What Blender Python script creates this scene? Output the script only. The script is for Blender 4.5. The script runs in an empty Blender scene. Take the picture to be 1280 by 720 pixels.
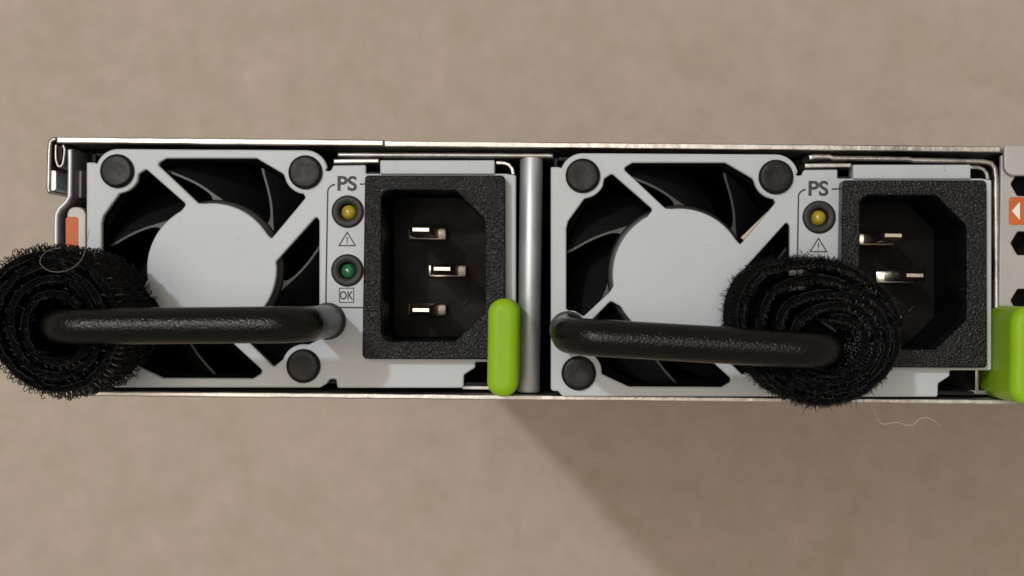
import bpy, bmesh, math, random
from mathutils import Vector, Matrix
import numpy as np

# ------------------------------------------------------------------ camera, light, exposure
sc = bpy.context.scene
COL = sc.collection
S = 0.001                                   # everything is laid out in millimetres
YAW, ROLL = math.radians(1.3), math.radians(.834)
CAM = (72.2, -18.64, 242.1)                 # camera, mm, in the frame of the first power supply's face
OFF = Vector((-72.2, 18.64, 700.0))         # face frame -> world (the server stands on end, 0.7 m tall)
FPX = 1813.0

def rot():
    cy, sy, cz, sz = math.cos(YAW), math.sin(YAW), math.cos(ROLL), math.sin(ROLL)
    return Matrix(((cz, -sz, 0), (sz, cz, 0), (0, 0, 1))) @ Matrix(((cy, 0, sy), (0, 1, 0), (-sy, 0, cy)))
ROT = rot()

cam_data = bpy.data.cameras.new('camera'); cam = bpy.data.objects.new('camera', cam_data); COL.objects.link(cam)
cam_data.sensor_width = 36; cam_data.lens = 36 * FPX / 1280
cam_data.clip_start = .005; cam_data.clip_end = 50
cam.matrix_world = Matrix.Translation((Vector(CAM) + OFF) * S) @ ROT.to_4x4()
cam_data.dof.use_dof = True; cam_data.dof.focus_distance = .236; cam_data.dof.aperture_fstop = 34
sc.camera = cam

w = bpy.data.worlds.new('World'); sc.world = w; w.use_nodes = True
bg = w.node_tree.nodes['Background']; bg.inputs[0].default_value = (1.0, .87, .72, 1); bg.inputs[1].default_value = .44

def area_lamp(name, loc, target, size, power, col, shape='DISK'):
    l = bpy.data.lights.new(name, 'AREA'); l.shape = shape; l.size = size; l.energy = power; l.color = col
    o = bpy.data.objects.new(name, l); COL.objects.link(o); o.location = loc
    d = Vector(target) - Vector(loc); o.rotation_euler = d.to_track_quat('-Z', 'Y').to_euler()
    return o
area_lamp('lamp_key', (-.35 * 4.6, .345 * 4.6, .7 + 4.6), (0, 0, .7), .19, 90, (.96, 1.0, 1.03))
area_lamp('lamp_ceiling', (-.75, .35, 5.0), (0, 0, .7), 2.2, 78, (1.0, .88, .74), 'SQUARE')

sc.view_settings.view_transform = 'Standard'; sc.view_settings.look = 'None'
sc.view_settings.exposure = 0; sc.view_settings.gamma = 1; sc.view_settings.use_curve_mapping = False
sc.render.engine = 'CYCLES'; sc.cycles.use_denoising = True; sc.cycles.max_bounces = 8

rnd = random.Random(7)
npr = np.random.default_rng(11)

def pt(x, y, h=0.0):
    """photo position -> point in mm on the plane h above the first power supply's face"""
    d = ROT @ Vector(((x - 640) / FPX, -(y - 360) / FPX, -1))
    t = (h - CAM[2]) / d.z
    return Vector((CAM[0] + d.x * t, CAM[1] + d.y * t, h))
def p2(x, y, h=0.0):
    v = pt(x, y, h); return (v.x, v.y)

# ------------------------------------------------------------------ materials
def mat(name, col, rough=.5, metal=0.0, bump=0, bscale=1000, bdist=.0002, var=0, vscale=50, spec=.5, rvar=0, detail=3, coat=0):
    m = bpy.data.materials.new(name); m.use_nodes = True
    nt = m.node_tree; b = nt.nodes['Principled BSDF']
    b.inputs['Base Color'].default_value = (*col, 1); b.inputs['Roughness'].default_value = rough
    b.inputs['Metallic'].default_value = metal; b.inputs['Specular IOR Level'].default_value = spec
    b.inputs['Coat Weight'].default_value = coat
    tc = nt.nodes.new('ShaderNodeTexCoord')
    if bump:
        n = nt.nodes.new('ShaderNodeTexNoise'); n.inputs['Scale'].default_value = bscale; n.inputs['Detail'].default_value = detail
        nt.links.new(tc.outputs['Object'], n.inputs['Vector'])
        bp = nt.nodes.new('ShaderNodeBump'); bp.inputs['Strength'].default_value = bump; bp.inputs['Distance'].default_value = bdist
        nt.links.new(n.outputs['Fac'], bp.inputs['Height']); nt.links.new(bp.outputs['Normal'], b.inputs['Normal'])
    if var or rvar:
        n2 = nt.nodes.new('ShaderNodeTexNoise'); n2.inputs['Scale'].default_value = vscale; n2.inputs['Detail'].default_value = 5
        n2.inputs['Roughness'].default_value = .6
        nt.links.new(tc.outputs['Object'], n2.inputs['Vector'])
        if var:
            r = nt.nodes.new('ShaderNodeMapRange'); r.inputs[1].default_value = .3; r.inputs[2].default_value = .7
            r.inputs[3].default_value = 1 - var; r.inputs[4].default_value = 1 + var
            nt.links.new(n2.outputs['Fac'], r.inputs[0])
            mx = nt.nodes.new('ShaderNodeVectorMath'); mx.operation = 'SCALE'; mx.inputs[0].default_value = col
            nt.links.new(r.outputs[0], mx.inputs['Scale']); nt.links.new(mx.outputs[0], b.inputs['Base Color'])
        if rvar:
            r2 = nt.nodes.new('ShaderNodeMapRange'); r2.inputs[1].default_value = .3; r2.inputs[2].default_value = .7
            r2.inputs[3].default_value = max(.03, rough - rvar); r2.inputs[4].default_value = rough + rvar
            nt.links.new(n2.outputs['Fac'], r2.inputs[0]); nt.links.new(r2.outputs[0], b.inputs['Roughness'])
    return m

M = {}
M['paint'] = mat('white_grey_paint', (.400, .436, .472), .42, bump=.10, bscale=2500, bdist=.00005, var=.06, vscale=110, rvar=.1, spec=.42)
def specks(m, scale, lo, hi, dark):
    nt = m.node_tree; b = nt.nodes['Principled BSDF']; src = b.inputs['Base Color'].links[0].from_socket
    tc = next(n for n in nt.nodes if n.type == 'TEX_COORD')
    n = nt.nodes.new('ShaderNodeTexNoise'); n.inputs['Scale'].default_value = scale; n.inputs['Detail'].default_value = 1
    nt.links.new(tc.outputs['Object'], n.inputs['Vector'])
    r = nt.nodes.new('ShaderNodeMapRange'); r.inputs[1].default_value = lo; r.inputs[2].default_value = hi; r.inputs[3].default_value = 1; r.inputs[4].default_value = dark
    nt.links.new(n.outputs['Fac'], r.inputs[0])
    v = nt.nodes.new('ShaderNodeVectorMath'); v.operation = 'SCALE'; nt.links.new(src, v.inputs[0]); nt.links.new(r.outputs[0], v.inputs['Scale']); nt.links.new(v.outputs[0], b.inputs['Base Color'])
specks(M['paint'], 900, .74, .80, .80)
M['steel'] = mat('galvanised_steel', (.36, .355, .35), .40, 1.0, bump=.4, bscale=700, bdist=.0002, var=.35, vscale=160, rvar=.14)
M['worn_steel'] = mat('worn_steel_edge', (.42, .405, .385), .42, 1.0, bump=.5, bscale=420, bdist=.0003, var=.28, vscale=70, rvar=.14)
M['aluminium'] = mat('brushed_aluminium', (.45, .48, .51), .50, .75, bump=.15, bscale=900, bdist=.0001, var=.12, vscale=120, rvar=.06)
M['tray'] = mat('pinkish_grey_zinc', (.36, .35, .35), .5, .25, bump=.12, bscale=1200, bdist=.0001, var=.08, vscale=120)
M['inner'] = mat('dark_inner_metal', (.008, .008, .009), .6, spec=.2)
M['black_void'] = mat('black_fan_duct', (.002, .002, .002), .8, spec=.05)
M['fan'] = mat('dark_grey_fan_plastic', (.011, .011, .0125), .42, bump=.1, bscale=1500, bdist=.0001, spec=.4)
M['rubber'] = mat('black_rubber', (.006, .0063, .007), .42, bump=.35, bscale=350, bdist=.0004, var=.35, vscale=260, rvar=.12, spec=.20)
M['socket'] = mat('black_grained_plastic', (.004, .0045, .006), .22, bump=1.0, bscale=2700, bdist=.00034, spec=.25, detail=2)
M['socket_in'] = mat('black_socket_interior', (.0022, .002, .002), .5, bump=.1, bscale=900, bdist=.0001, var=.4, vscale=120, rvar=.12, spec=.09)
M['handle'] = mat('black_coated_handle', (.0025, .0023, .0022), .22, bump=1.0, bscale=2900, bdist=.0001, spec=.2, detail=2)
M['pin'] = mat('nickel_pin', (.46, .425, .37), .3, 1.0, bump=.1, bscale=1500, bdist=.0001, var=.3, vscale=500)
M['print'] = mat('dark_grey_print', (.025, .026, .029), .6, var=.2, vscale=900)
M['bezel'] = mat('charcoal_bezel', (.018, .019, .020), .5, bump=.15, bscale=1500, bdist=.0001, var=.15, vscale=500, spec=.3)
M['green'] = mat('lime_green_plastic', (.225, .41, .009), .42, bump=.06, bscale=800, bdist=.0001, var=.06, vscale=150, spec=.22)
M['green'].node_tree.nodes['Principled BSDF'].inputs['Subsurface Weight'].default_value = .25
M['green'].node_tree.nodes['Principled BSDF'].inputs['Subsurface Radius'].default_value = (.5, 1, .1)
M['green'].node_tree.nodes['Principled BSDF'].inputs['Subsurface Scale'].default_value = .0012
M['amber'] = mat('amber_lens', (.36, .275, .025), .16, bump=.15, bscale=900, bdist=.0001, var=.35, vscale=900, coat=.3)
M['led_green'] = mat('green_lens', (.022, .125, .06), .16, bump=.15, bscale=900, bdist=.0001, var=.3, vscale=900, coat=.3)
M['orange'] = mat('orange_print', (.50, .115, .030), .5, var=.1, vscale=300, spec=.3)
M['white'] = mat('white_print', (.75, .72, .68), .5)
M['strap'] = mat('black_woven_nylon', (.0016, .0016, .0018), .8, bump=.8, bscale=1800, bdist=.0004, spec=.06)
M['hook'] = mat('black_nylon_hook', (.0018, .0018, .002), .34, spec=.17)
M['fuzz'] = mat('black_nylon_fuzz', (.0022, .0022, .0024), .42, spec=.13)
M['thread'] = mat('dark_edge_thread', (.010, .010, .0105), .4, spec=.25, var=.6, vscale=700)
M['lint'] = mat('pale_lint_and_glint', (.46, .39, .30), .6)
M['hair'] = mat('grey_hair', (.16, .15, .14), .45)

# carpet: short beige pile, slight mottling of its own
def carpet_mat():
    m = bpy.data.materials.new('beige_short_pile_carpet'); m.use_nodes = True; nt = m.node_tree; N = nt.nodes; L = nt.links
    b = N['Principled BSDF']; b.inputs['Roughness'].default_value = .95; b.inputs['Specular IOR Level'].default_value = .1
    tc = N.new('ShaderNodeTexCoord')
    def noise(scale, det, ro=.55, dist=0):
        n = N.new('ShaderNodeTexNoise'); n.inputs['Scale'].default_value = scale; n.inputs['Detail'].default_value = det
        n.inputs['Roughness'].default_value = ro; n.inputs['Distortion'].default_value = dist
        L.new(tc.outputs['Object'], n.inputs['Vector']); return n
    a = noise(24, 5, .62, .5); f = noise(900, 3); c = noise(75, 3, .5, .4)
    ra = N.new('ShaderNodeValToRGB'); e = ra.color_ramp.elements
    e[0].position = .30; e[0].color = (.476, .420, .345, 1); e[1].position = .70; e[1].color = (.545, .466, .422, 1)
    L.new(a.outputs['Fac'], ra.inputs[0])
    mr = N.new('ShaderNodeMapRange'); mr.inputs[1].default_value = .3; mr.inputs[2].default_value = .7; mr.inputs[3].default_value = .955; mr.inputs[4].default_value = 1.045
    L.new(c.outputs['Fac'], mr.inputs[0])
    mf = N.new('ShaderNodeMapRange'); mf.inputs[1].default_value = .3; mf.inputs[2].default_value = .7; mf.inputs[3].default_value = .78; mf.inputs[4].default_value = 1.2
    L.new(f.outputs['Fac'], mf.inputs[0])
    mm = N.new('ShaderNodeMath'); mm.operation = 'MULTIPLY'; L.new(mr.outputs[0], mm.inputs[0]); L.new(mf.outputs[0], mm.inputs[1])
    vm = N.new('ShaderNodeVectorMath'); vm.operation = 'SCALE'; L.new(ra.outputs[0], vm.inputs[0]); L.new(mm.outputs[0], vm.inputs['Scale'])
    L.new(vm.outputs[0], b.inputs['Base Color'])
    bp = N.new('ShaderNodeBump'); bp.inputs['Strength'].default_value = .7; bp.inputs['Distance'].default_value = .003
    g = noise(260, 3, .7)
    ad = N.new('ShaderNodeMath'); ad.operation = 'ADD'; L.new(f.outputs['Fac'], ad.inputs[0]); L.new(g.outputs['Fac'], ad.inputs[1])
    L.new(ad.outputs[0], bp.inputs['Height']); L.new(bp.outputs['Normal'], b.inputs['Normal'])
    return m
M['carpet'] = carpet_mat()

# ------------------------------------------------------------------ mesh helpers (mm in, metres out)
ORG = {}                                    # parent object -> its origin in mm
def origin(o):
    return ORG.get(o.name, Vector((0, 0, 0))) if o else None
def finish(name, me, m, parent=None, at=None, smooth=35):
    """me holds vertices in mm in the face frame; link it under parent (whose origin is known) or at a place of its own"""
    org = ORG[parent.name] if parent else Vector(at or (0, 0, 0))
    me.transform(Matrix.Scale(S, 4) @ Matrix.Translation(-org))
    o = bpy.data.objects.new(name, me); COL.objects.link(o)
    ORG[o.name] = org
    if parent: o.parent = parent
    else: o.location = (org + OFF) * S
    me.materials.append(m)
    if smooth:
        for p in me.polygons: p.use_smooth = True
        me.set_sharp_from_angle(angle=math.radians(smooth))
    return o
def empty(name, at):
    o = bpy.data.objects.new(name, None); COL.objects.link(o); o.empty_display_size = .01
    ORG[o.name] = Vector(at); o.location = (Vector(at) + OFF) * S
    return o
def tag(o, label, cat, group=None, kind=None):
    o['label'] = label; o['category'] = cat
    if group: o['group'] = group
    if kind: o['kind'] = kind
def mesh_of(bm, name='m'):
    bmesh.ops.recalc_face_normals(bm, faces=bm.faces)
    me = bpy.data.meshes.new(name); bm.to_mesh(me); bm.free(); return me

def rounded(poly):
    """poly: (x, y) or (x, y, r); returns outline with the corners rounded"""
    out = []; n = len(poly)
    for i, q in enumerate(poly):
        r = q[2] if len(q) > 2 else 0
        c = Vector(q[:2])
        if r <= 0: out.append((c.x, c.y)); continue
        a = Vector(poly[i - 1][:2]) - c; b = Vector(poly[(i + 1) % n][:2]) - c
        la, lb = a.length, b.length; a.normalize(); b.normalize()
        ang = a.angle(b)
        if ang > math.pi - .05: out.append((c.x, c.y)); continue
        t = min(r / math.tan(ang / 2), la * .48, lb * .48); rr = t * math.tan(ang / 2)
        bis = (a + b).normalized(); cen = c + bis * (rr / math.sin(ang / 2))
        p0 = c + a * t - cen; p1 = c + b * t - cen
        a0 = math.atan2(p0.y, p0.x); d = (math.atan2(p1.y, p1.x) - a0 + math.pi) % (2 * math.pi) - math.pi
        k = max(2, int(abs(d) / .22) + 1)
        for j in range(k + 1):
            aa = a0 + d * j / k; out.append((cen.x + rr * math.cos(aa), cen.y + rr * math.sin(aa)))
    return out
def arc(c, r, a0, a1, n=10, ry=None):
    ry = ry or r
    return [(c[0] + r * math.cos(math.radians(a0 + (a1 - a0) * i / n)), c[1] + ry * math.sin(math.radians(a0 + (a1 - a0) * i / n))) for i in range(n + 1)]
def circle(c, r, n=40): return [(c[0] + r * math.cos(2 * math.pi * i / n), c[1] + r * math.sin(2 * math.pi * i / n)) for i in range(n)]

def plate_mesh(loops, z0, z1, bev=.15, res=2):
    cu = bpy.data.curves.new('c', 'CURVE'); cu.dimensions = '2D'; cu.fill_mode = 'BOTH'
    cu.extrude = (z1 - z0) / 2 - bev; cu.bevel_depth = bev; cu.bevel_resolution = res; cu.offset = -bev
    for L in loops:
        sp = cu.splines.new('POLY'); sp.points.add(len(L) - 1)
        for i, (x, y) in enumerate(L): sp.points[i].co = (x, y, 0, 1)
        sp.use_cyclic_u = True
    o = bpy.data.objects.new('c', cu); COL.objects.link(o)
    dg = bpy.context.evaluated_depsgraph_get(); me = bpy.data.meshes.new_from_object(o.evaluated_get(dg))
    bpy.data.objects.remove(o); bpy.data.curves.remove(cu)
    bm = bmesh.new(); bm.from_mesh(me); bpy.data.meshes.remove(me)
    bmesh.ops.remove_doubles(bm, verts=bm.verts, dist=1e-4)
    bmesh.ops.translate(bm, verts=bm.verts, vec=(0, 0, (z0 + z1) / 2))
    return mesh_of(bm)
def plate(name, loops, z0, z1, m, parent=None, bev=.15, at=None, res=2):
    o = finish(name, plate_mesh(loops, z0, z1, bev, res), m, parent, at, 50)
    for p in o.data.polygons:
        if abs(p.normal.z) > .999: p.use_smooth = False
    return o

def add_box(bm, x0, x1, y0, y1, z0, z1, bev=0, seg=2):
    vs = [bm.verts.new((x, y, z)) for x in (x0, x1) for y in (y0, y1) for z in (z0, z1)]
    f = [(0, 1, 3, 2), (4, 6, 7, 5), (0, 4, 5, 1), (2, 3, 7, 6), (0, 2, 6, 4), (1, 5, 7, 3)]
    fs = [bm.faces.new([vs[i] for i in q]) for q in f]
    if bev:
        es = {e for q in fs for e in q.edges}
        bmesh.ops.bevel(bm, geom=list(es), offset=bev, segments=seg, affect='EDGES', profile=.5)
def box(name, x0, x1, y0, y1, z0, z1, m, parent=None, bev=.1, at=None):
    bm = bmesh.new(); add_box(bm, min(x0, x1), max(x0, x1), min(y0, y1), max(y0, y1), z0, z1, bev)
    return finish(name, mesh_of(bm), m, parent, at)

def catmull(P, n=8, closed=False):
    P = [Vector(p) for p in P]; out = []; N = len(P)
    for i in range(N if closed else N - 1):
        p0 = P[i - 1] if (i or closed) else P[0] * 2 - P[1]
        p1, p2_ = P[i], P[(i + 1) % N]; p3 = P[(i + 2) % N] if (closed or i + 2 < N) else p2_ * 2 - p1
        for k in range(n):
            t = k / n
            out.append(.5 * ((2 * p1) + (p2_ - p0) * t + (2 * p0 - 5 * p1 + 4 * p2_ - p3) * t * t + (3 * p1 - p0 - 3 * p2_ + p3) * t ** 3))
    if not closed: out.append(P[-1])
    return out
def add_tube(bm, path, r, seg=12, cap=True):
    path = [Vector(p) for p in path]; rings = []
    T = [(path[min(i + 1, len(path) - 1)] - path[max(i - 1, 0)]).normalized() for i in range(len(path))]
    up = Vector((0, 0, 1)) if abs(T[0].z) < .9 else Vector((0, 1, 0))
    nrm = (up - T[0] * up.dot(T[0])).normalized()
    for i, p in enumerate(path):
        nrm = (nrm - T[i] * nrm.dot(T[i])).normalized(); bi = T[i].cross(nrm)
        rr = r[i] if isinstance(r, (list, tuple)) else r
        rings.append([bm.verts.new(p + (nrm * math.cos(2 * math.pi * k / seg) + bi * math.sin(2 * math.pi * k / seg)) * rr) for k in range(seg)])
    for a, b in zip(rings, rings[1:]):
        for k in range(seg): bm.faces.new((a[k], a[(k + 1) % seg], b[(k + 1) % seg], b[k]))
    if cap: bm.faces.new(rings[0][::-1]); bm.faces.new(rings[-1])
def tube(name, path, r, m, parent=None, seg=12, at=None):
    bm = bmesh.new(); add_tube(bm, path, r, seg); return finish(name, mesh_of(bm), m, parent, at, 60)
def lathe(name, c, prof, m, parent=None, seg=40, at=None, smooth=40):
    """prof: (radius, z) from the axis outwards and down"""
    bm = bmesh.new(); rings = []
    for r, z in prof:
        if r < 1e-6: rings.append([bm.verts.new((c[0], c[1], z))])
        else: rings.append([bm.verts.new((c[0] + r * math.cos(2 * math.pi * k / seg), c[1] + r * math.sin(2 * math.pi * k / seg), z)) for k in range(seg)])
    for a, b in zip(rings, rings[1:]):
        for k in range(seg):
            q = [a[k % len(a)], a[(k + 1) % len(a)], b[(k + 1) % len(b)], b[k % len(b)]]
            u = []
            for v in q:
                if v not in u: u.append(v)
            if len(u) > 2: bm.faces.new(u)
    return finish(name, mesh_of(bm), m, parent, at, smooth)
def prism(name, loop, z0, z1, m, parent=None, at=None):
    bm = bmesh.new()
    lo = [bm.verts.new((x, y, z0)) for x, y in loop]; hi = [bm.verts.new((x, y, z1)) for x, y in loop]; n = len(loop)
    for i in range(n): bm.faces.new((lo[i], lo[(i + 1) % n], hi[(i + 1) % n], hi[i]))
    bm.faces.new(hi); bm.faces.new(lo[::-1])
    return finish(name, mesh_of(bm), m, parent, at, 35)
def sheet(path, t):
    """outline of a bent sheet of thickness t that follows path (2-D)"""
    P = [Vector(p) for p in path]; L, R_ = [], []
    for i, p in enumerate(P):
        d = (P[min(i + 1, len(P) - 1)] - P[max(i - 1, 0)]).normalized(); n = Vector((-d.y, d.x)) * t / 2
        L.append((p.x + n.x, p.y + n.y)); R_.append((p.x - n.x, p.y - n.y))
    return L + R_[::-1]
def lettering(name, s, cx, cy, size, z, m, parent, bold=.0, xs=1.0):
    cu = bpy.data.curves.new('t', 'FONT'); cu.body = s; cu.size = size; cu.align_x = 'CENTER'; cu.align_y = 'CENTER'; cu.offset = bold; cu.extrude = .01
    o = bpy.data.objects.new('t', cu); COL.objects.link(o); dg = bpy.context.evaluated_depsgraph_get()
    me = bpy.data.meshes.new_from_object(o.evaluated_get(dg)); bpy.data.objects.remove(o)
    xsv = [v.co.x for v in me.vertices]; ysv = [v.co.y for v in me.vertices]
    mx, my = (min(xsv) + max(xsv)) / 2, (min(ysv) + max(ysv)) / 2
    for v in me.vertices: v.co = ((v.co.x - mx) * xs + cx, v.co.y - my + cy, v.co.z + z)
    return finish(name, me, m, parent, smooth=0)
def line_mark(name, path, wd, z, m, parent, closed=False):
    """a printed line: a thin flat strip"""
    P = [Vector(p) for p in path]; bm = bmesh.new(); n = len(P); A = []
    for i, p in enumerate(P):
        if closed: a, b = P[i - 1], P[(i + 1) % n]
        else: a, b = P[max(i - 1, 0)], P[min(i + 1, n - 1)]
        d0 = (p - a).normalized() if (p - a).length > 1e-9 else (b - p).normalized(); d1 = (b - p).normalized() if (b - p).length > 1e-9 else d0
        d = (d0 + d1).normalized(); nn = Vector((-d.y, d.x)); k = wd / 2 / max(.4, nn.dot(Vector((-d0.y, d0.x))))
        A.append((bm.verts.new((p.x + nn.x * k, p.y + nn.y * k, z)), bm.verts.new((p.x - nn.x * k, p.y - nn.y * k, z))))
    for i in range(n if closed else n - 1):
        a, b = A[i], A[(i + 1) % n]; bm.faces.new((a[0], a[1], b[1], b[0]))
    return finish(name, mesh_of(bm), m, parent, smooth=0)

# ------------------------------------------------------------------ the floor
bm = bmesh.new()
bmesh.ops.create_grid(bm, x_segments=8, y_segments=8, size=3000)
car = finish('carpet_floor', mesh_of(bm), M['carpet'], at=(0, 0, 0), smooth=0)
car.location = (0, 0, 0); car['kind'] = 'structure'; car['label'] = 'beige short pile carpet floor under the server'

# ------------------------------------------------------------------ the server chassis (it stands on end on the carpet)
DEEP = -697.0
LX = pt(62, 300).x; RX = LX + 437
chas = empty('server_chassis', (72, -19, DEEP))
tag(chas, 'flat steel rack server chassis standing on end, holding both power supplies', 'server')
a = pt(64, 175); b = pt(1245, 186)
slope_t = (b.y - a.y) / (b.x - a.x); ty = a.y
def lid_y(x): return a.y + slope_t * (x - a.x)
c0 = pt(200, 492.5); c1 = pt(1200, 501.8); slope_b = (c1.y - c0.y) / (c1.x - c0.x)
def bot_y(x): return c0.y + slope_b * (x - c0.x)
def ragged(f, x0, x1, t, amp, step=3.0, seed=1):
    """the worn edge of a sheet: a strip with slightly uneven faces"""
    r = random.Random(seed); n = int((x1 - x0) / step); xs = [x0 + (x1 - x0) * i / n for i in range(n + 1)]
    up = [(x, f(x) + t / 2 + r.uniform(-amp, amp)) for x in xs]; dn = [(x, f(x) - t / 2 + r.uniform(-amp, amp)) for x in xs]
    return up + dn[::-1]
jx = pt(480, 180).x
plate('top_cover', [ragged(lid_y, LX + 1.0, jx - .04, 1.1, .03, 2.2, 3)], DEEP + 1, .25, M['worn_steel'], chas, .24, res=3)
plate('top_cover', [ragged(lambda x: lid_y(x) - .08, jx + .04, pt(1251, 183).x, 1.04, .03, 2.2, 4)], DEEP + 1, .1, M['worn_steel'], chas, .22, res=3)
plate('top_cover', [ragged(lid_y, pt(1252.5, 183).x, RX, .95, .02, 4, 5)], DEEP + 1, -3.2, M['steel'], chas, .2)
plate('bottom_panel', [ragged(bot_y, LX + 3, RX, .86, .035, 2.4, 6)], DEEP + 1, .5, M['worn_steel'], chas, .22, res=3)
box('front_panel', LX + 1.2, RX, bot_y(100) + .6, lid_y(100) - .6, DEEP, DEEP + 1.2, M['inner'], chas)
box('side_wall', RX - 1, RX - .05, bot_y(RX) + .5, lid_y(RX) - .5, DEEP + 1.3, -3.2, M['steel'], chas)
# left side: outer flange folded down from the cover, its hem, the bent inner wall
plate('cover_flange', [sheet([p2(x, y) for x, y in ((70, 173.5), (65, 174), (62, 178), (61, 190), (60.5, 212), (60, 236), (62, 241))], .75)], DEEP + 1, 0.0, M['steel'], chas, .3)
prism('flange_stop', rounded([(*p2(62.5, 213), .3), (*p2(69, 213), .3), (*p2(69, 236), .3), (*p2(62.5, 240), .3)]), -40, -.4, M['aluminium'], chas)
plate('hem', [sheet(catmull([p2(x, y) for x, y in ((69, 180), (68.5, 190), (69, 200), (72, 207.5), (76.5, 206), (78.5, 198), (79.5, 186), (77, 180.5))], 4), .5)], -30, -.3, M['steel'], chas, .2)
prism('hem_core', [p2(x, y) for x, y in ((71.3, 182), (76, 183), (75.4, 197), (73.6, 203), (71.6, 200))], -30, -.7, M['inner'], chas)
wallp = [(86.5, 186), (86.5, 215), (86, 245), (82, 252), (73, 261), (69.5, 268), (69, 280), (69, 330), (69, 420), (71, 445), (82, 455), (86, 462), (86.5, 486)]
plate('side_wall', [sheet([p2(x, y) for x, y in wallp], .85)], DEEP + 1.3, -.2, M['aluminium'], chas, .33)
plate('tab', [rounded([(*p2(80, 258), 1.3), (*p2(104, 258), 1.5), (*p2(104, 345), 1.5), (*p2(80, 345), 1.3)])], -4, -1.5, M['tray'], chas, .25)
plate('orange_marking', [rounded([(*p2(82, 271, -1.4), .5), (*p2(97.5, 271, -1.4), .5), (*p2(97.5, 320, -1.4), .5), (*p2(82, 320, -1.4), .5)])], -1.6, -1.38, M['orange'], chas, .05)
box('guide_rail', pt(97.5, 215, -3).x, pt(101.5, 215, -3).x, pt(99, 247, -3).y, pt(99, 213, -3).y, -60, -3.2, M['tray'], chas)
# cage: inner partitions either side of the bays, all dark
box('bay_wall', pt(92, 300).x, pt(95, 300).x, bot_y(0) + .8, lid_y(0) - .9, -690, -8, M['inner'], chas)
box('bay_wall', pt(660, 300).x, pt(664, 300).x, bot_y(70) + .8, lid_y(70) - .9, -690, -9, M['inner'], chas)
box('bay_back', pt(95.5, 300).x, pt(1240, 300).x, bot_y(0) + 1, lid_y(0) - 1.2, -260, -258, M['inner'], chas)
# round post between the bays and the bright bracket strips along the top of the bays
lx = pt(662.5, 340, -2).x; yt, yb = pt(662, 197, -2).y, pt(662, 490, -2).y
bm = bmesh.new(); add_tube(bm, [(lx, yb, -2), (lx, yb + .25, -2), (lx, (yt + yb) / 2, -2), (lx, yt - .25, -2), (lx, yt, -2)], [1.75, 1.93, 1.93, 1.93, 1.8], 40)
finish('divider_post', mesh_of(bm), M['aluminium'], chas, smooth=50)
def strip(name, pts, t, z0, z1, m=None, bev=.38):
    return plate(name, [sheet([p2(x, y) for x, y in pts], t)], z0, z1, m or M['steel'], chas, bev)
strip('bracket_strip', [(421, 193.2), (480, 193.4), (560, 193.6), (640, 194), (686, 194.2), (692, 195)], .85, -60, -.3)
strip('bracket_strip', [(1011, 197), (1020, 195.5), (1038, 195.6), (1042, 197.3), (1090, 198), (1137, 198.6), (1142, 200), (1200, 201), (1230, 201.8), (1240, 204), (1244.5, 210), (1246, 222), (1246.5, 280), (1247, 380), (1247, 487)], .95, -60, -.2)
# rear sheet to the right of the bays, with its hexagonal vents
px0, px1 = pt(1251, 300).x, RX - 1.1
hexes = []
for i in range(5):
    for j, yy in enumerate((230, 304, 376)):
        c = p2(1282 + i * 60, yy + i * .6); R_ = 2.25
        hexes.append(rounded([(c[0] + R_ * math.cos(math.radians(60 * k)), c[1] + R_ * math.sin(math.radians(60 * k)), .5) for k in range(6)]))
plate('rear_sheet', [rounded([(px0, bot_y(px0) + .6, .3), (px1, bot_y(px1) + .6, .3), (px1, lid_y(px1) - 1.0, .3), (px0, lid_y(px0) - 1.0, .3)])] + hexes, -1.6, -.6, M['tray'], chas, .2)
box('vent_backing', px0 + .5, px1 - .5, bot_y(px0) + 1.6, lid_y(px0) - 2.0, -14, -12, M['inner'], chas)
c = p2(1291, 313, -3)
lathe('screw', c, [(0, -2), (1.3, -2.2), (1.7, -3), (1.7, -6)], M['steel'], chas, 20)
plate('corner_bracket', [rounded([(*p2(1254, 181.5), .6), (*p2(1420, 183), .6), (*p2(1420, 221), 1.5), (*p2(1254, 220), 1.7)])], -.55, .55, M['tray'], chas, .28)
plate('orange_label', [rounded([(*p2(1262.5, 246), .5), (*p2(1300, 246), .5), (*p2(1300, 281), .5), (*p2(1262.5, 281), .5)])], -.62, -.52, M['orange'], chas, .02)
plate('arrow_mark', [[p2(1266, 263.5), p2(1276, 252), p2(1276, 275)]], -.5, -.46, M['white'], chas, .005)
# floor ledge seen below the release levers
box('bay_ledge', pt(578, 484, -3).x, pt(652, 484, -3).x, pt(600, 487, -3).y, pt(600, 481.5, -3).y, -50, -3, M['steel'], chas)
box('bay_ledge', pt(1172, 489, -3).x, pt(1250, 489, -3).x, pt(1200, 493, -3).y, pt(1200, 487.5, -3).y, -50, -3, M['steel'], chas)

# ------------------------------------------------------------------ power supply
HC = Vector(p2(264.5, 335.5)); HR = 10.95
RV = [p2(147, 214), p2(382, 215.5), p2(379.5, 457.5), p2(142, 456)]
def hub_ang(x, y):
    v = Vector(p2(x, y)) - HC; return math.degrees(math.atan2(v.y, v.x))
def hub_arc(q0, q1, n=26):
    a0, a1 = hub_ang(*q0), hub_ang(*q1); d = (a1 - a0 + 180) % 360 - 180
    return arc(HC, HR, a0, a0 + d, n)[1:-1]
def boss_arc(k, q0, q1, r, n=9):
    c = Vector(RV[k]); v0 = Vector(p2(*q0)) - c; v1 = Vector(p2(*q1)) - c
    a0, a1 = math.degrees(math.atan2(v0.y, v0.x)), math.degrees(math.atan2(v1.y, v1.x)); d = (a1 - a0 + 180) % 360 - 180
    return arc(c, r, a0, a0 + d, n)
def pr(x, y, r=0): return (*p2(x, y), r)

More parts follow.
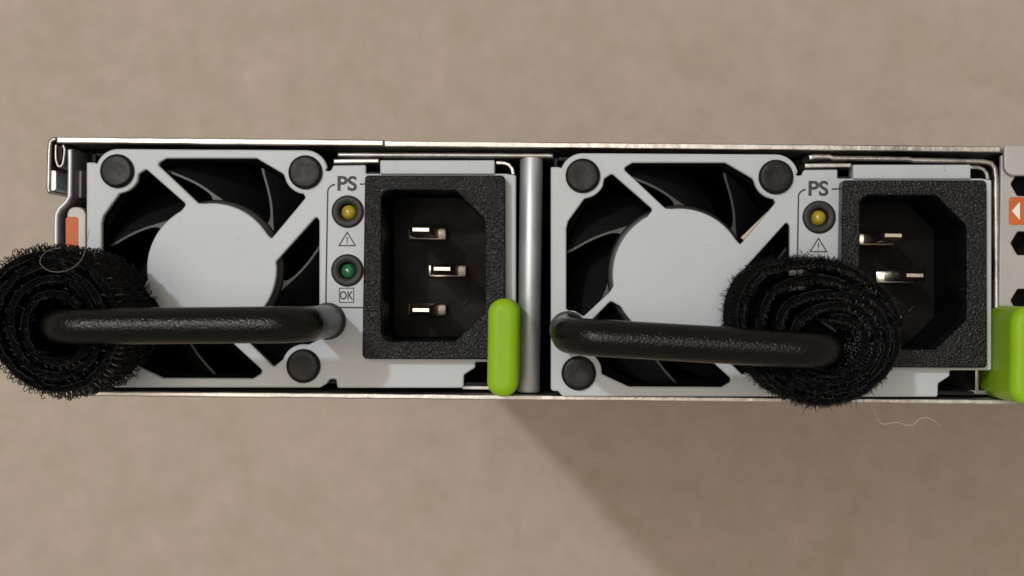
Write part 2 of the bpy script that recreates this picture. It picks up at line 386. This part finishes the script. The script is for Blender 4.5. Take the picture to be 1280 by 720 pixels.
top_open = rounded([pr(196, 205, .45), pr(207.5, 198, .5), pr(320.7, 198, .9), pr(354, 217.5, .6)] + boss_arc(1, (356, 221), (379, 244), 3.62) + [pr(382, 247, .45), pr(339, 298.5, .3)]
                   + hub_arc((337, 294), (252, 254.5)) + [pr(248, 254, .4)])
left_open = rounded([pr(182.5, 211.3, .5), pr(173, 217.5, .5)] + boss_arc(0, (171, 226), (152, 241), 3.72) + [pr(149, 242, .3), pr(129, 270, .7), pr(127, 279, .5), pr(127, 379, .5), pr(137, 379.5, .7), pr(148, 386.5, .35), pr(179.5, 357, .4)]
                    + hub_arc((181, 354), (228, 259)) + [pr(232.7, 255.5, .5)])
bot_open = rounded([pr(181, 367.5, .5), pr(153, 396, .5), pr(152, 425, .5)] + boss_arc(3, (156, 433), (170, 452), 3.85) + [pr(170, 457, .5), pr(203, 472.5, .8), pr(316, 473, .6), pr(330, 465, .6), pr(279, 418, .5)]
                   + hub_arc((275, 418), (184, 374)))
right_open = rounded([pr(395.5, 270.5, .4), pr(399, 276, .4), pr(399, 424, .5), pr(386, 430.5, .5)] + boss_arc(2, (382, 431), (353, 449), 3.65) + [pr(342, 458.3, .35), pr(299, 416, .5)]
                     + hub_arc((302, 414), (347, 330)) + [pr(345, 327, .35)])

def tl_boss(): return arc(RV[0], 3.75, 172, 92, 10)
out = [pr(108, 478, .8), pr(108, 203, .25), pr(117.5, 203, .5)] + [(x, y) for x, y in arc(RV[0], 3.75, 160, 92, 9)] + \
      [(x, y) for x, y in arc(RV[1], 3.75, 88, 15, 8)] + [pr(406.5, 213.5, .2), pr(413.5, 213.5, .4), pr(416.5, 206.5, .4), pr(457.5, 206, .3), pr(457.5, 217, .2), pr(632, 217, .2), pr(645, 219, .3),
       pr(645, 452.5, .3), pr(594, 452.5, .3), pr(594, 459.5, .3), pr(580, 468.5, .4), pr(579.5, 485, .4), pr(421.5, 485, .4), pr(420, 474, .3), pr(412.5, 474, .4), pr(408, 480, .5), pr(400, 484.6, .7), pr(122, 484.6, 1.0), pr(117, 478, .4)]
out = rounded([q if len(q) == 3 else (*q, 0) for q in out])

PS_LABEL = ['power supply with white face left of the round post, its socket fully visible',
            'power supply with white face right of the round post, a strap over its socket']
ps = empty('power_supply', (30, -16, 0))
inlet_hole = rounded([pr(466, 228, .5), pr(620, 228, .5), pr(620, 438, .5), pr(466, 438, .5)])
fp = plate('face_plate', [out, top_open, left_open, bot_open, right_open, inlet_hole, circle(p2(434.5, 264.5), 2.3, 32), circle(p2(434, 338), 2.3, 32)], -1.3, 0, M['paint'], ps, .27)
# sheet housing behind the plate: four walls and a dark back
box('housing', -4.6, -4.0, -35.2, 2.9, -180, -1.35, M['inner'], ps)
box('housing', 65.3, 65.9, -34.5, -1.0, -180, -1.35, M['steel'], ps)
box('housing', -3.9, 65.2, -35.3, -34.7, -180, -1.35, M['inner'], ps)
box('housing', -3.9, 34.2, 2.5, 3.1, -180, -1.35, M['inner'], ps)
box('housing', 35.0, 65.2, .0, .5, -180, -1.35, M['inner'], ps)
box('housing_back', -3.9, 65.2, -34.6, -.1, -181.5, -180.2, M['inner'], ps)
# fan: duct, hub, seven swept blades
plate('fan_duct', [[(-3.7, -34.4), (36.0, -34.4), (36.0, 2.3), (-3.7, 2.3)], circle(HC, 19.2, 64)], -36, -2.0, M['black_void'], ps, .3)
lathe('duct_end', HC, [(0, -36), (19.4, -36)], M['black_void'], ps, 40)
hub = lathe('fan_hub', HC, [(0, -2.6), (11.0, -2.6), (11.55, -2.9), (11.8, -3.6), (11.8, -17), (0, -17)], M['fan'], ps, 64)
def blade_mesh(tip_deg, sweep=29):
    bm = bmesh.new(); NR, NT = 10, 8; gr = []
    for side in (0, 1):
        g = []
        for i in range(NR + 1):
            u = i / NR; r = 11.6 + (18.8 - 11.6) * u
            lead = tip_deg - sweep * (1 - u) ** 1.25
            th = .62 - .12 * u + 2.6 * max(0, .16 - u) ** 1.3 / .16 ** 1.3 * .5
            row = []
            for j in range(NT + 1):
                t = j / NT
                ang = math.radians(lead - 34 * t - 10 * t * (1 - u)); z = -3.4 - .5 * u - 12.5 * t ** 1.1
                taper = 1 - .45 * t
                da = (th * taper / 2) / r * (1 if side else -1)
                row.append(bm.verts.new((HC.x + r * math.cos(ang + da), HC.y + r * math.sin(ang + da), z)))
            g.append(row)
        gr.append(g)
    for s_ in (0, 1):
        for i in range(NR):
            for j in range(NT):
                g = gr[s_]; bm.faces.new((g[i][j], g[i + 1][j], g[i + 1][j + 1], g[i][j + 1]))
    A, B = gr
    for i in range(NR):
        bm.faces.new((A[i][0], A[i + 1][0], B[i + 1][0], B[i][0])); bm.faces.new((A[i][NT], A[i + 1][NT], B[i + 1][NT], B[i][NT]))
    for j in range(NT):
        bm.faces.new((A[NR][j], A[NR][j + 1], B[NR][j + 1], B[NR][j])); bm.faces.new((A[0][j], A[0][j + 1], B[0][j + 1], B[0][j]))
    return mesh_of(bm)
for k in range(7):
    finish('fan_blade', blade_mesh(169 - k * 360 / 7), M['fan'], hub, smooth=40)
# rubber plugs in the corners
for i, c in enumerate(RV):
    lathe('rubber_plug', c, [(0, .78), (1.2, .82), (2.2, .9), (2.6, .84), (2.8, .62), (2.86, .3), (2.86, -1.8)], M['rubber'], ps, 40, smooth=50)
# power inlet: grained flange, cavity, three pins
FH = 3.2
fl = [pr(456, 219, .6), pr(632, 219, .7), pr(632, 449, .8), pr(452.5, 449, .9)]
fl = rounded([(*p2(x, y, FH), r) for (x, y, r) in ((456, 219, .6), (631.5, 219, .8), (632, 449.5, .6), (452.5, 449, .9))])
def op(h, g=0): return rounded([(*p2(x, y, h), r) for (x, y, r) in ((477 - g, 238 - g, 1.5), (569 + .4 * g, 238 - g, 1.0), (606 + g, 275 - .4 * g, .9), (606 + g, 390 + .4 * g, .7), (569 + .4 * g, 426.5 + g, .7), (477 - g, 426.5 + g, 1.6))])
inlet = plate('power_inlet', [fl, op(FH)], -1.2, FH, M['socket'], ps, .32)
bm = bmesh.new(); o1 = op(FH, .6)
rim = [bm.verts.new((x, y, FH - .5)) for x, y in o1]; ctr = Vector((sum(p[0] for p in o1) / len(o1), sum(p[1] for p in o1) / len(o1)))
low = [bm.verts.new((ctr.x + (x - ctr.x) * .985, ctr.y + (y - ctr.y) * .985, FH - 19)) for x, y in o1]
for i in range(len(rim)): bm.faces.new((rim[i], rim[(i + 1) % len(rim)], low[(i + 1) % len(low)], low[i]))
bm.faces.new(low)
finish('socket_cavity', mesh_of(bm), M['socket_in'], inlet, smooth=30)
TIPH = FH - 3.6
for (x, y) in ((526, 287), (552.5, 336), (526, 387.5)):
    c = pt(x, y, TIPH); bm = bmesh.new()
    # tapered blade
    secs = [(TIPH, 1.36, .27), (TIPH - .9, 1.95, .88), (TIPH - 1.2, 2.0, .98), (FH - 18.9, 2.0, .98)]
    rings = []
    for z, hx, hy in secs: rings.append([bm.verts.new((c.x + sx * hx, c.y + sy * hy, z)) for sx, sy in ((-1, -1), (1, -1), (1, 1), (-1, 1))])
    for A, B in zip(rings, rings[1:]):
        for k in range(4): bm.faces.new((A[k], A[(k + 1) % 4], B[(k + 1) % 4], B[k]))
    bm.faces.new(rings[0])
    pin = finish('pin', mesh_of(bm), M['pin'], inlet, smooth=20)
    box('pin_shoulder', c.x - 3.4, c.x + 3.4, c.y - 1.25, c.y + .85, FH - 18.9, FH - 16.6, M['pin'], pin, .3)
# moulding nib inside the socket
q = pt(582, 377, -12)
tube('moulding_line', [pt(579, 381, -15.4), pt(586, 374.5, -15.4)], .16, M['bezel'], inlet, 6)
# folded tabs above the inlet
plate('top_tab', [rounded([(*p2(475.5, 200.5), .2), (*p2(618.5, 200.5), .2), (*p2(618.5, 218.2), .2), (*p2(475.5, 218.2), .2)])], -3.5, .5, M['paint'], ps, .25)
plate('top_fold', [sheet([p2(x, y) for x, y in ((417, 201.8), (440, 201.4), (474, 201.2))], .75)], -30, .3, M['steel'], ps, .2)
plate('corner_fold', [sheet([p2(x, y, -.6) for x, y in ((620, 203.6), (630, 203.8), (636, 206), (640, 211), (641.5, 218.5))], .62)], -30, -.4, M['steel'], ps, .15)
# indicator lights
for (x, y, key) in ((434.5, 264.5, 'amber'), (434, 338, 'led_green')):
    c = p2(x, y, .3)
    bz = lathe('indicator_bezel', c, [(1.42, -2.5), (1.42, .2), (1.6, .42), (2.3, .46), (2.62, .36), (2.74, .1), (2.74, -.5)], M['bezel'], ps, 40, smooth=50)
    cc = p2(x + 1.2, y + .8, -.6)
    lathe('indicator_lens', cc, [(0, .1), (.5, .02), (.95, -.25), (1.25, -.75), (1.32, -1.4), (1.32, -3)], M[key], bz, 32, smooth=60)
# printing
PZ = .03
lettering('lettering', 'PS', *p2(434, 229.3), 3.35, PZ, M['print'], ps, .09, 1.06)
x0, y0 = p2(409.8, 231); x1, y1 = p2(409.8, 384); fr = 1.15
a0 = p2(418, 230.5); e0 = p2(458, 384.2)
path = [a0, (a0[0] - .25, a0[1] - .05)] + arc((x0 + fr, a0[1] - .1 - fr), fr, 95, 180, 7) + arc((x0 + fr - .05, y1 + fr), fr, 180, 270, 7) + [(e0[0], y1)]
line_mark('outline_marking', path, .25, PZ, M['print'], ps)
line_mark('outline_marking', [p2(450, 230.3), p2(459, 229.8)], .25, PZ, M['print'], ps)
tri = line_mark('warning_triangle', [p2(434, 290.5), p2(423.8, 307), p2(444.2, 307)], .2, PZ, M['print'], ps, True)
line_mark('exclamation_mark', [p2(434, 296), p2(434, 302)], .2, PZ, M['print'], tri)
line_mark('exclamation_mark', [p2(434, 303.5), p2(434, 304.8)], .2, PZ, M['print'], tri)
okb = line_mark('lettering_box', [p2(424.3, 360.3), p2(424.3, 378), p2(442.2, 378), p2(442.2, 360.3)], .15, PZ, M['print'], ps, True)
lettering('lettering', 'OK', *p2(433.2, 369.2), 1.9, PZ, M['print'], okb, .035, .80)

# ------------------------------------------------------------------ the second one: a copy of the thing and of each part
D2 = Vector((78.02, 0, 2.75))
def copy_tree(o, parent=None):
    c_ = o.copy(); COL.objects.link(c_); ORG[c_.name] = ORG[o.name] + (D2 if True else 0)
    if parent: c_.parent = parent
    for ch in o.children: copy_tree(ch, c_)
    return c_
ps2 = copy_tree(ps); ps2.location = ps.location + D2 * S
GRP = 'power supplies side by side in the server'
tag(ps, PS_LABEL[0], 'power supply', GRP); tag(ps2, PS_LABEL[1], 'power supply', GRP)

# handles
def handle(parent, A, B, hA, hB, dA, dB):
    """A, B: roots on the face; the legs rise by hA, hB and lean by dA, dB"""
    A, B = Vector(A), Vector(B); a1 = A + Vector((dA[0], dA[1], hA)); b1 = B + Vector((dB[0], dB[1], hB)); rb = 4.6
    def bend(p, c, q, n=9):
        u = (p - c).normalized(); v = (q - c).normalized(); s0 = c + u * rb; s1 = c + v * rb; res = []
        for i in range(n + 1):
            t = i / n * math.pi / 2; res.append(s0 + (c - s0) * math.sin(t) + (s1 - c) * (1 - math.cos(t)))
        return res
    path = [A + (a1 - A) * t for t in (-.05, 0, .15, .3, .45, .6)] + bend(A, a1, b1)
    e0_, e1_ = path[-1], bend(a1, b1, B)[0]
    path += [e0_.lerp(e1_, i / 12) for i in range(1, 12)] + bend(a1, b1, B) + [b1.lerp(B, t) for t in (.4, .55, .7, .85, 1, 1.05)]
    hnd = tube('handle', path, 2.76, M['handle'], parent, 28)
    for r_ in (A, B):
        lathe('handle_collar', (r_.x, r_.y), [(2.7, r_.z + .55), (3.0, r_.z + .5), (3.12, r_.z + .2), (3.12, r_.z - 1)], M['bezel'], hnd, 36)
    return hnd, path
r1 = pt(129, 403); r2 = pt(409.5, 401.5)
h1, hp1 = handle(ps, r1, r2, 26.2, 26.2, (0, 0), (0, .1))
r3 = r1 + D2; r4 = r2 + D2 + Vector((.3, 0, 0))
h2, hp2 = handle(ps2, r3, r4, 25.5, 25.5, (-.1, -.2), (0, -2.6))

# warm glint beside the strut of the second fan, put in as a pale sliver
prism('strut_glint', [p2(x, y, .9) for x, y in ((926, 297), (961, 263), (966, 263), (931, 301))], .6, .9, M['lint'], ps2)

# green release levers
def lever(parent, x0, x1, y0, y1, h):
    A, B = pt(x0, y0, h), pt(x1, y1, h); wd = B.x - A.x
    loop = rounded([(A.x, A.y, wd * .5), (B.x, A.y, wd * .5), (B.x, B.y, wd * .5), (A.x, B.y, wd * .5)])
    return plate('release_lever', [loop], -6, h, M['green'], parent, 1.55, res=6)
lever(ps, 610, 647.5, 373, 497, 12.5)
lever(ps2, 1266, 1306, 383, 506.5, 12.5)

# ------------------------------------------------------------------ hook and loop straps wound round the handle legs
def resample(P, step):
    P = [Vector(p) for p in P]; d = [0]
    for a_, b_ in zip(P, P[1:]): d.append(d[-1] + (b_ - a_).length)
    n = max(2, int(d[-1] / step)); out_ = []; j = 0
    for i in range(n + 1):
        s_ = d[-1] * i / n
        while j < len(P) - 2 and d[j + 1] < s_: j += 1
        t = (s_ - d[j]) / max(1e-9, d[j + 1] - d[j]); out_.append(P[j].lerp(P[j + 1], t))
    return out_
def strap(pxpath, h_near, h_far, sgn, label, name_pile):
    pth = resample(catmull([p2(x, y, h_near) for x, y in pxpath], 8), .45)
    pth = [Vector((p.x, p.y)) for p in pth]; n = len(pth)
    T = [(pth[min(i + 1, n - 1)] - pth[max(i - 1, 0)]).normalized() for i in range(n)]
    NN = [Vector((t.y, -t.x)) * sgn for t in T]      # outward
    base = pth[n // 2]
    root = empty('cable_strap', (sum(p.x for p in pth) / n, sum(p.y for p in pth) / n, h_far))
    # ribbon body
    bm = bmesh.new(); th = .5; rows = []; NZ = 6
    for i in range(n):
        wob = .18 * math.sin(i * .31) + .12 * math.sin(i * .83 + 1)
        zt = h_near + wob; prof = []
        for k in range(NZ + 1): prof.append((th, h_far + (zt - .25 - h_far) * k / NZ))
        prof += [(th * .6, zt), (-th * .6, zt)]
        for k in range(NZ, -1, -1): prof.append((-th, h_far + (zt - .25 - h_far) * k / NZ))
        rows.append([bm.verts.new((pth[i].x + NN[i].x * o_, pth[i].y + NN[i].y * o_, z)) for o_, z in prof])
    m_ = len(rows[0])
    for A, B in zip(rows, rows[1:]):
        for k in range(m_): bm.faces.new((A[k], A[(k + 1) % m_], B[(k + 1) % m_], B[k]))
    bm.faces.new(rows[0]); bm.faces.new(rows[-1][::-1])
    finish('strap_band', mesh_of(bm), M['strap'], root, smooth=50)
    # woven selvedge along the near rim
    bm = bmesh.new()
    for ph, o_ in ((0, .5), (2.1, -.5)):
        i = int(rnd.uniform(0, 3))
        while i < n - 4:
            ln = rnd.randint(3, 14); tp = []; sk = rnd.uniform(-.02, .02); up_ = rnd.uniform(-.08, .14)
            for q_ in range(i, min(n, i + ln)):
                w_ = rnd.uniform(-.07, .07) + sk * (q_ - i)
                tp.append((pth[q_].x + NN[q_].x * (o_ + w_), pth[q_].y + NN[q_].y * (o_ + w_), h_near + .18 * math.sin(q_ * .31) + .12 * math.sin(q_ * .83 + 1) + up_ + rnd.uniform(-.06, .06)))
            if len(tp) > 2: add_tube(bm, tp, rnd.uniform(.05, .1), 5)
            i += ln + rnd.randint(-1, 3)
    se = finish('selvedge', mesh_of(bm), M['thread'], root, smooth=60)
    return root, pth, T, NN
def rim_strands(P, N, h, num, ln):
    out_ = []; L = len(P)
    for _ in range(num):
        j = int(npr.integers(0, L)); b3 = np.array((P[j].x + N[j].x * npr.uniform(-.35, .35), P[j].y + N[j].y * npr.uniform(-.35, .35), h + .18 * math.sin(j * .31) + .12 * math.sin(j * .83 + 1) - .08))
        q = npr.normal(0, .6, 3); q[2] = abs(q[2]) * .5; q2 = npr.normal(0, .6, 3); l = ln * npr.uniform(.5, 1.2)
        out_.append([b3, b3 + q * l * .5, b3 + (q + q2 * .4) * l, b3 + (q * 1.1 + q2) * l])
    return out_
def hair_mesh(strands, rad):
    """strands: array (N, K, 3) of polyline points -> one mesh of three-sided tubes"""
    P = np.asarray(strands); N, K, _ = P.shape
    Tn = np.gradient(P, axis=1); Tn /= np.linalg.norm(Tn, axis=2, keepdims=True) + 1e-9
    ref = np.array([.31, .52, .79]); a_ = np.cross(Tn, ref); a_ /= np.linalg.norm(a_, axis=2, keepdims=True) + 1e-9; b_ = np.cross(Tn, a_)
    taper = np.linspace(1, .7, K)[None, :, None]; V = []
    for k in range(3):
        an = 2 * math.pi * k / 3; V.append(P + (a_ * math.cos(an) + b_ * math.sin(an)) * rad * taper)
    V = np.stack(V, 2).reshape(-1, 3)
    i_ = np.arange(N)[:, None, None] * K * 3; k_ = np.arange(K - 1)[None, :, None] * 3; s_ = np.arange(3)[None, None, :]
    q0 = i_ + k_ + s_; q1 = i_ + k_ + (s_ + 1) % 3
    F = np.stack([q0, q1, q1 + 3, q0 + 3], -1).reshape(-1, 4)
    me = bpy.data.meshes.new('m'); me.from_pydata(V.tolist(), [], F.tolist()); me.update(); return me

# left strap: rows of little hooks on the outside
def spiral(c0, r0, c1, r1, turns, a_end, ccw, tail=(), bumps=()):
    n = int(turns * 14); P = []
    for i in range(n + 1):
        t = i / n; a = math.radians(a_end) - (1 - t) * turns * 2 * math.pi * (1 if ccw else -1)
        k = 1 + .035 * math.sin(5.3 * t * turns + 1) + .03 * math.sin(11.7 * t * turns) + .015 * math.sin(23 * t * turns + 2)
        for (b0, amp, wid) in bumps:
            dd = (math.degrees(a) - b0 + 180) % 360 - 180; k += amp * t * math.exp(-(dd / wid) ** 2)
        P.append((c0[0] + (c1[0] - c0[0]) * t + (r0[0] + (r1[0] - r0[0]) * t) * k * math.cos(a), c0[1] + (c1[1] - c0[1]) * t - (r0[1] + (r1[1] - r0[1]) * t) * k * math.sin(a)))
    return P + list(tail)
W1 = spiral((71, 408), (35, 36), (65, 403), (87, 95), 3.4, 185, True)
s1, P1, T1, N1 = strap(W1, 23.5, 4.5, 1, '', '')
def pile_strands(P, T, N, h0, h1, kind, rows_dz, ds, side, ln=1.0, turn=140, skip=.5):
    out_ = []; L = len(P); st = .45
    tot = int(L * st / ds)
    for i in range(tot):
        f = i * ds / st
        for z in np.arange(h0 + .3, h1 + .1, rows_dz):
            ff = min(L - 1.001, max(0, f + npr.uniform(-.25, .25))); j = int(ff); t = ff - j
            b = P[j].lerp(P[min(j + 1, L - 1)], t); nn = (N[j] * side); tt = T[j]
            zz = z + npr.uniform(-.12, .12)
            n3 = np.array((nn.x, nn.y, 0)); t3 = np.array((tt.x, tt.y, 0)); z3 = np.array((0, 0, 1.)); b3 = np.array((b.x, b.y, zz)) + n3 * .3
            inner = j < L - turn
            if inner and npr.random() < skip: continue
            lnn = ln * (.55 if inner else 1)
            if kind == 'hook':
                l = npr.uniform(.9, 1.6) * lnn; sg = 1 if npr.random() < .85 else -1; cz = npr.uniform(-.25, .25); lean = npr.uniform(-.2, .3)
                d = t3 * sg + z3 * cz
                out_.append([b3, b3 + n3 * l * .55 + d * lean * .4, b3 + n3 * l * .92 + d * (.08 + lean * .6), b3 + n3 * l * 1.03 + d * (.3 + lean * .6), b3 + n3 * l * .88 + d * (.52 + lean * .6), b3 + n3 * l * .66 + d * (.5 + lean * .6)])
            else:
                l = lnn * npr.uniform(.35, 1.0) * (1.45 if npr.random() < .05 else 1); q = npr.normal(0, .5, 3); q2 = npr.normal(0, .6, 3)
                out_.append([b3, b3 + (n3 + q * .5) * l * .4, b3 + (n3 * .8 + q) * l * .75, b3 + (n3 * .9 + q + q2) * l])
    return out_
hk = pile_strands(P1, T1, N1, 4.5, 23.5, 'hook', .95, .92, 1)
o = finish('hook_pile', hair_mesh(hk, .098), M['hook'], s1, smooth=80); o['kind'] = 'stuff'
fz = pile_strands(P1, T1, N1, 17.5, 23.6, 'fuzz', .55, .5, -1)
o = finish('loop_fuzz', hair_mesh(fz, .045), M['fuzz'], s1, smooth=80); o['kind'] = 'stuff'
o = finish('rim_fuzz', hair_mesh(rim_strands(P1, N1, 23.5, 4000, .45), .05), M['fuzz'], s1, smooth=80); o['kind'] = 'stuff'
tag(s1, 'black hook and loop strap with curly bristles, rolled at the left end of its handle', 'strap', 'rolled straps on the handles')

# right strap: soft fuzz on the outside
W2 = spiral((1042, 430), (36, 32), (1029, 415), (104, 93), 4.25, 5, False, [], [(140, .17, 24), (62, -.06, 30)])
s2, P2, T2, N2 = strap(W2, 24.5, 7.0, -1, '', '')
fz = pile_strands(P2, T2, N2, 7.0, 24.4, 'fuzz', .34, .32, 1, .62)
o = finish('loop_fuzz', hair_mesh(fz, .05), M['fuzz'], s2, smooth=80); o['kind'] = 'stuff'
hk = pile_strands(P2, T2, N2, 7.0, 24.5, 'hook', .66, .66, -1, .8, 0, .2)
o = finish('hook_pile', hair_mesh(hk, .08), M['hook'], s2, smooth=80); o['kind'] = 'stuff'
o = finish('rim_fuzz', hair_mesh(rim_strands(P2, N2, 24.5, 6000, .4), .05), M['fuzz'], s2, smooth=80); o['kind'] = 'stuff'
tag(s2, 'black fuzzy strap rolled at the right end of its handle, covering a socket corner', 'strap', 'rolled straps on the handles')

# ------------------------------------------------------------------ lint
def fibre(name, pts, r, m, label, cat):
    P = catmull([pt(*p) for p in pts], 8); bm = bmesh.new(); add_tube(bm, P, r, 6)
    o_ = finish(name, mesh_of(bm), m, at=P[0], smooth=70); tag(o_, label, cat); return o_
fibre('lint_fibre', [(1085, 500, 16), (1092, 512, 14), (1097, 524, 12), (1104, 530, 12), (1113, 529, 12.5), (1122, 528, 13), (1131, 531, 12.5), (1141, 531, 12), (1149, 524, 12), (1158, 522, 12.5), (1168, 526, 12), (1176, 533, 11)], .05, M['lint'], 'pale wavy lint fibre hanging below the fuzzy right strap', 'lint')
fibre('hair', [(112, 286, 20), (108, 305, 24), (103, 322, 25), (92, 334, 25.5), (74, 340, 25.5), (58, 337, 25.5), (50, 328, 25.5), (54, 318, 25.5), (64, 312, 25), (76, 310, 24.6)], .04, M['hair'], 'thin grey hair looped over the top of the bristly left strap', 'hair')
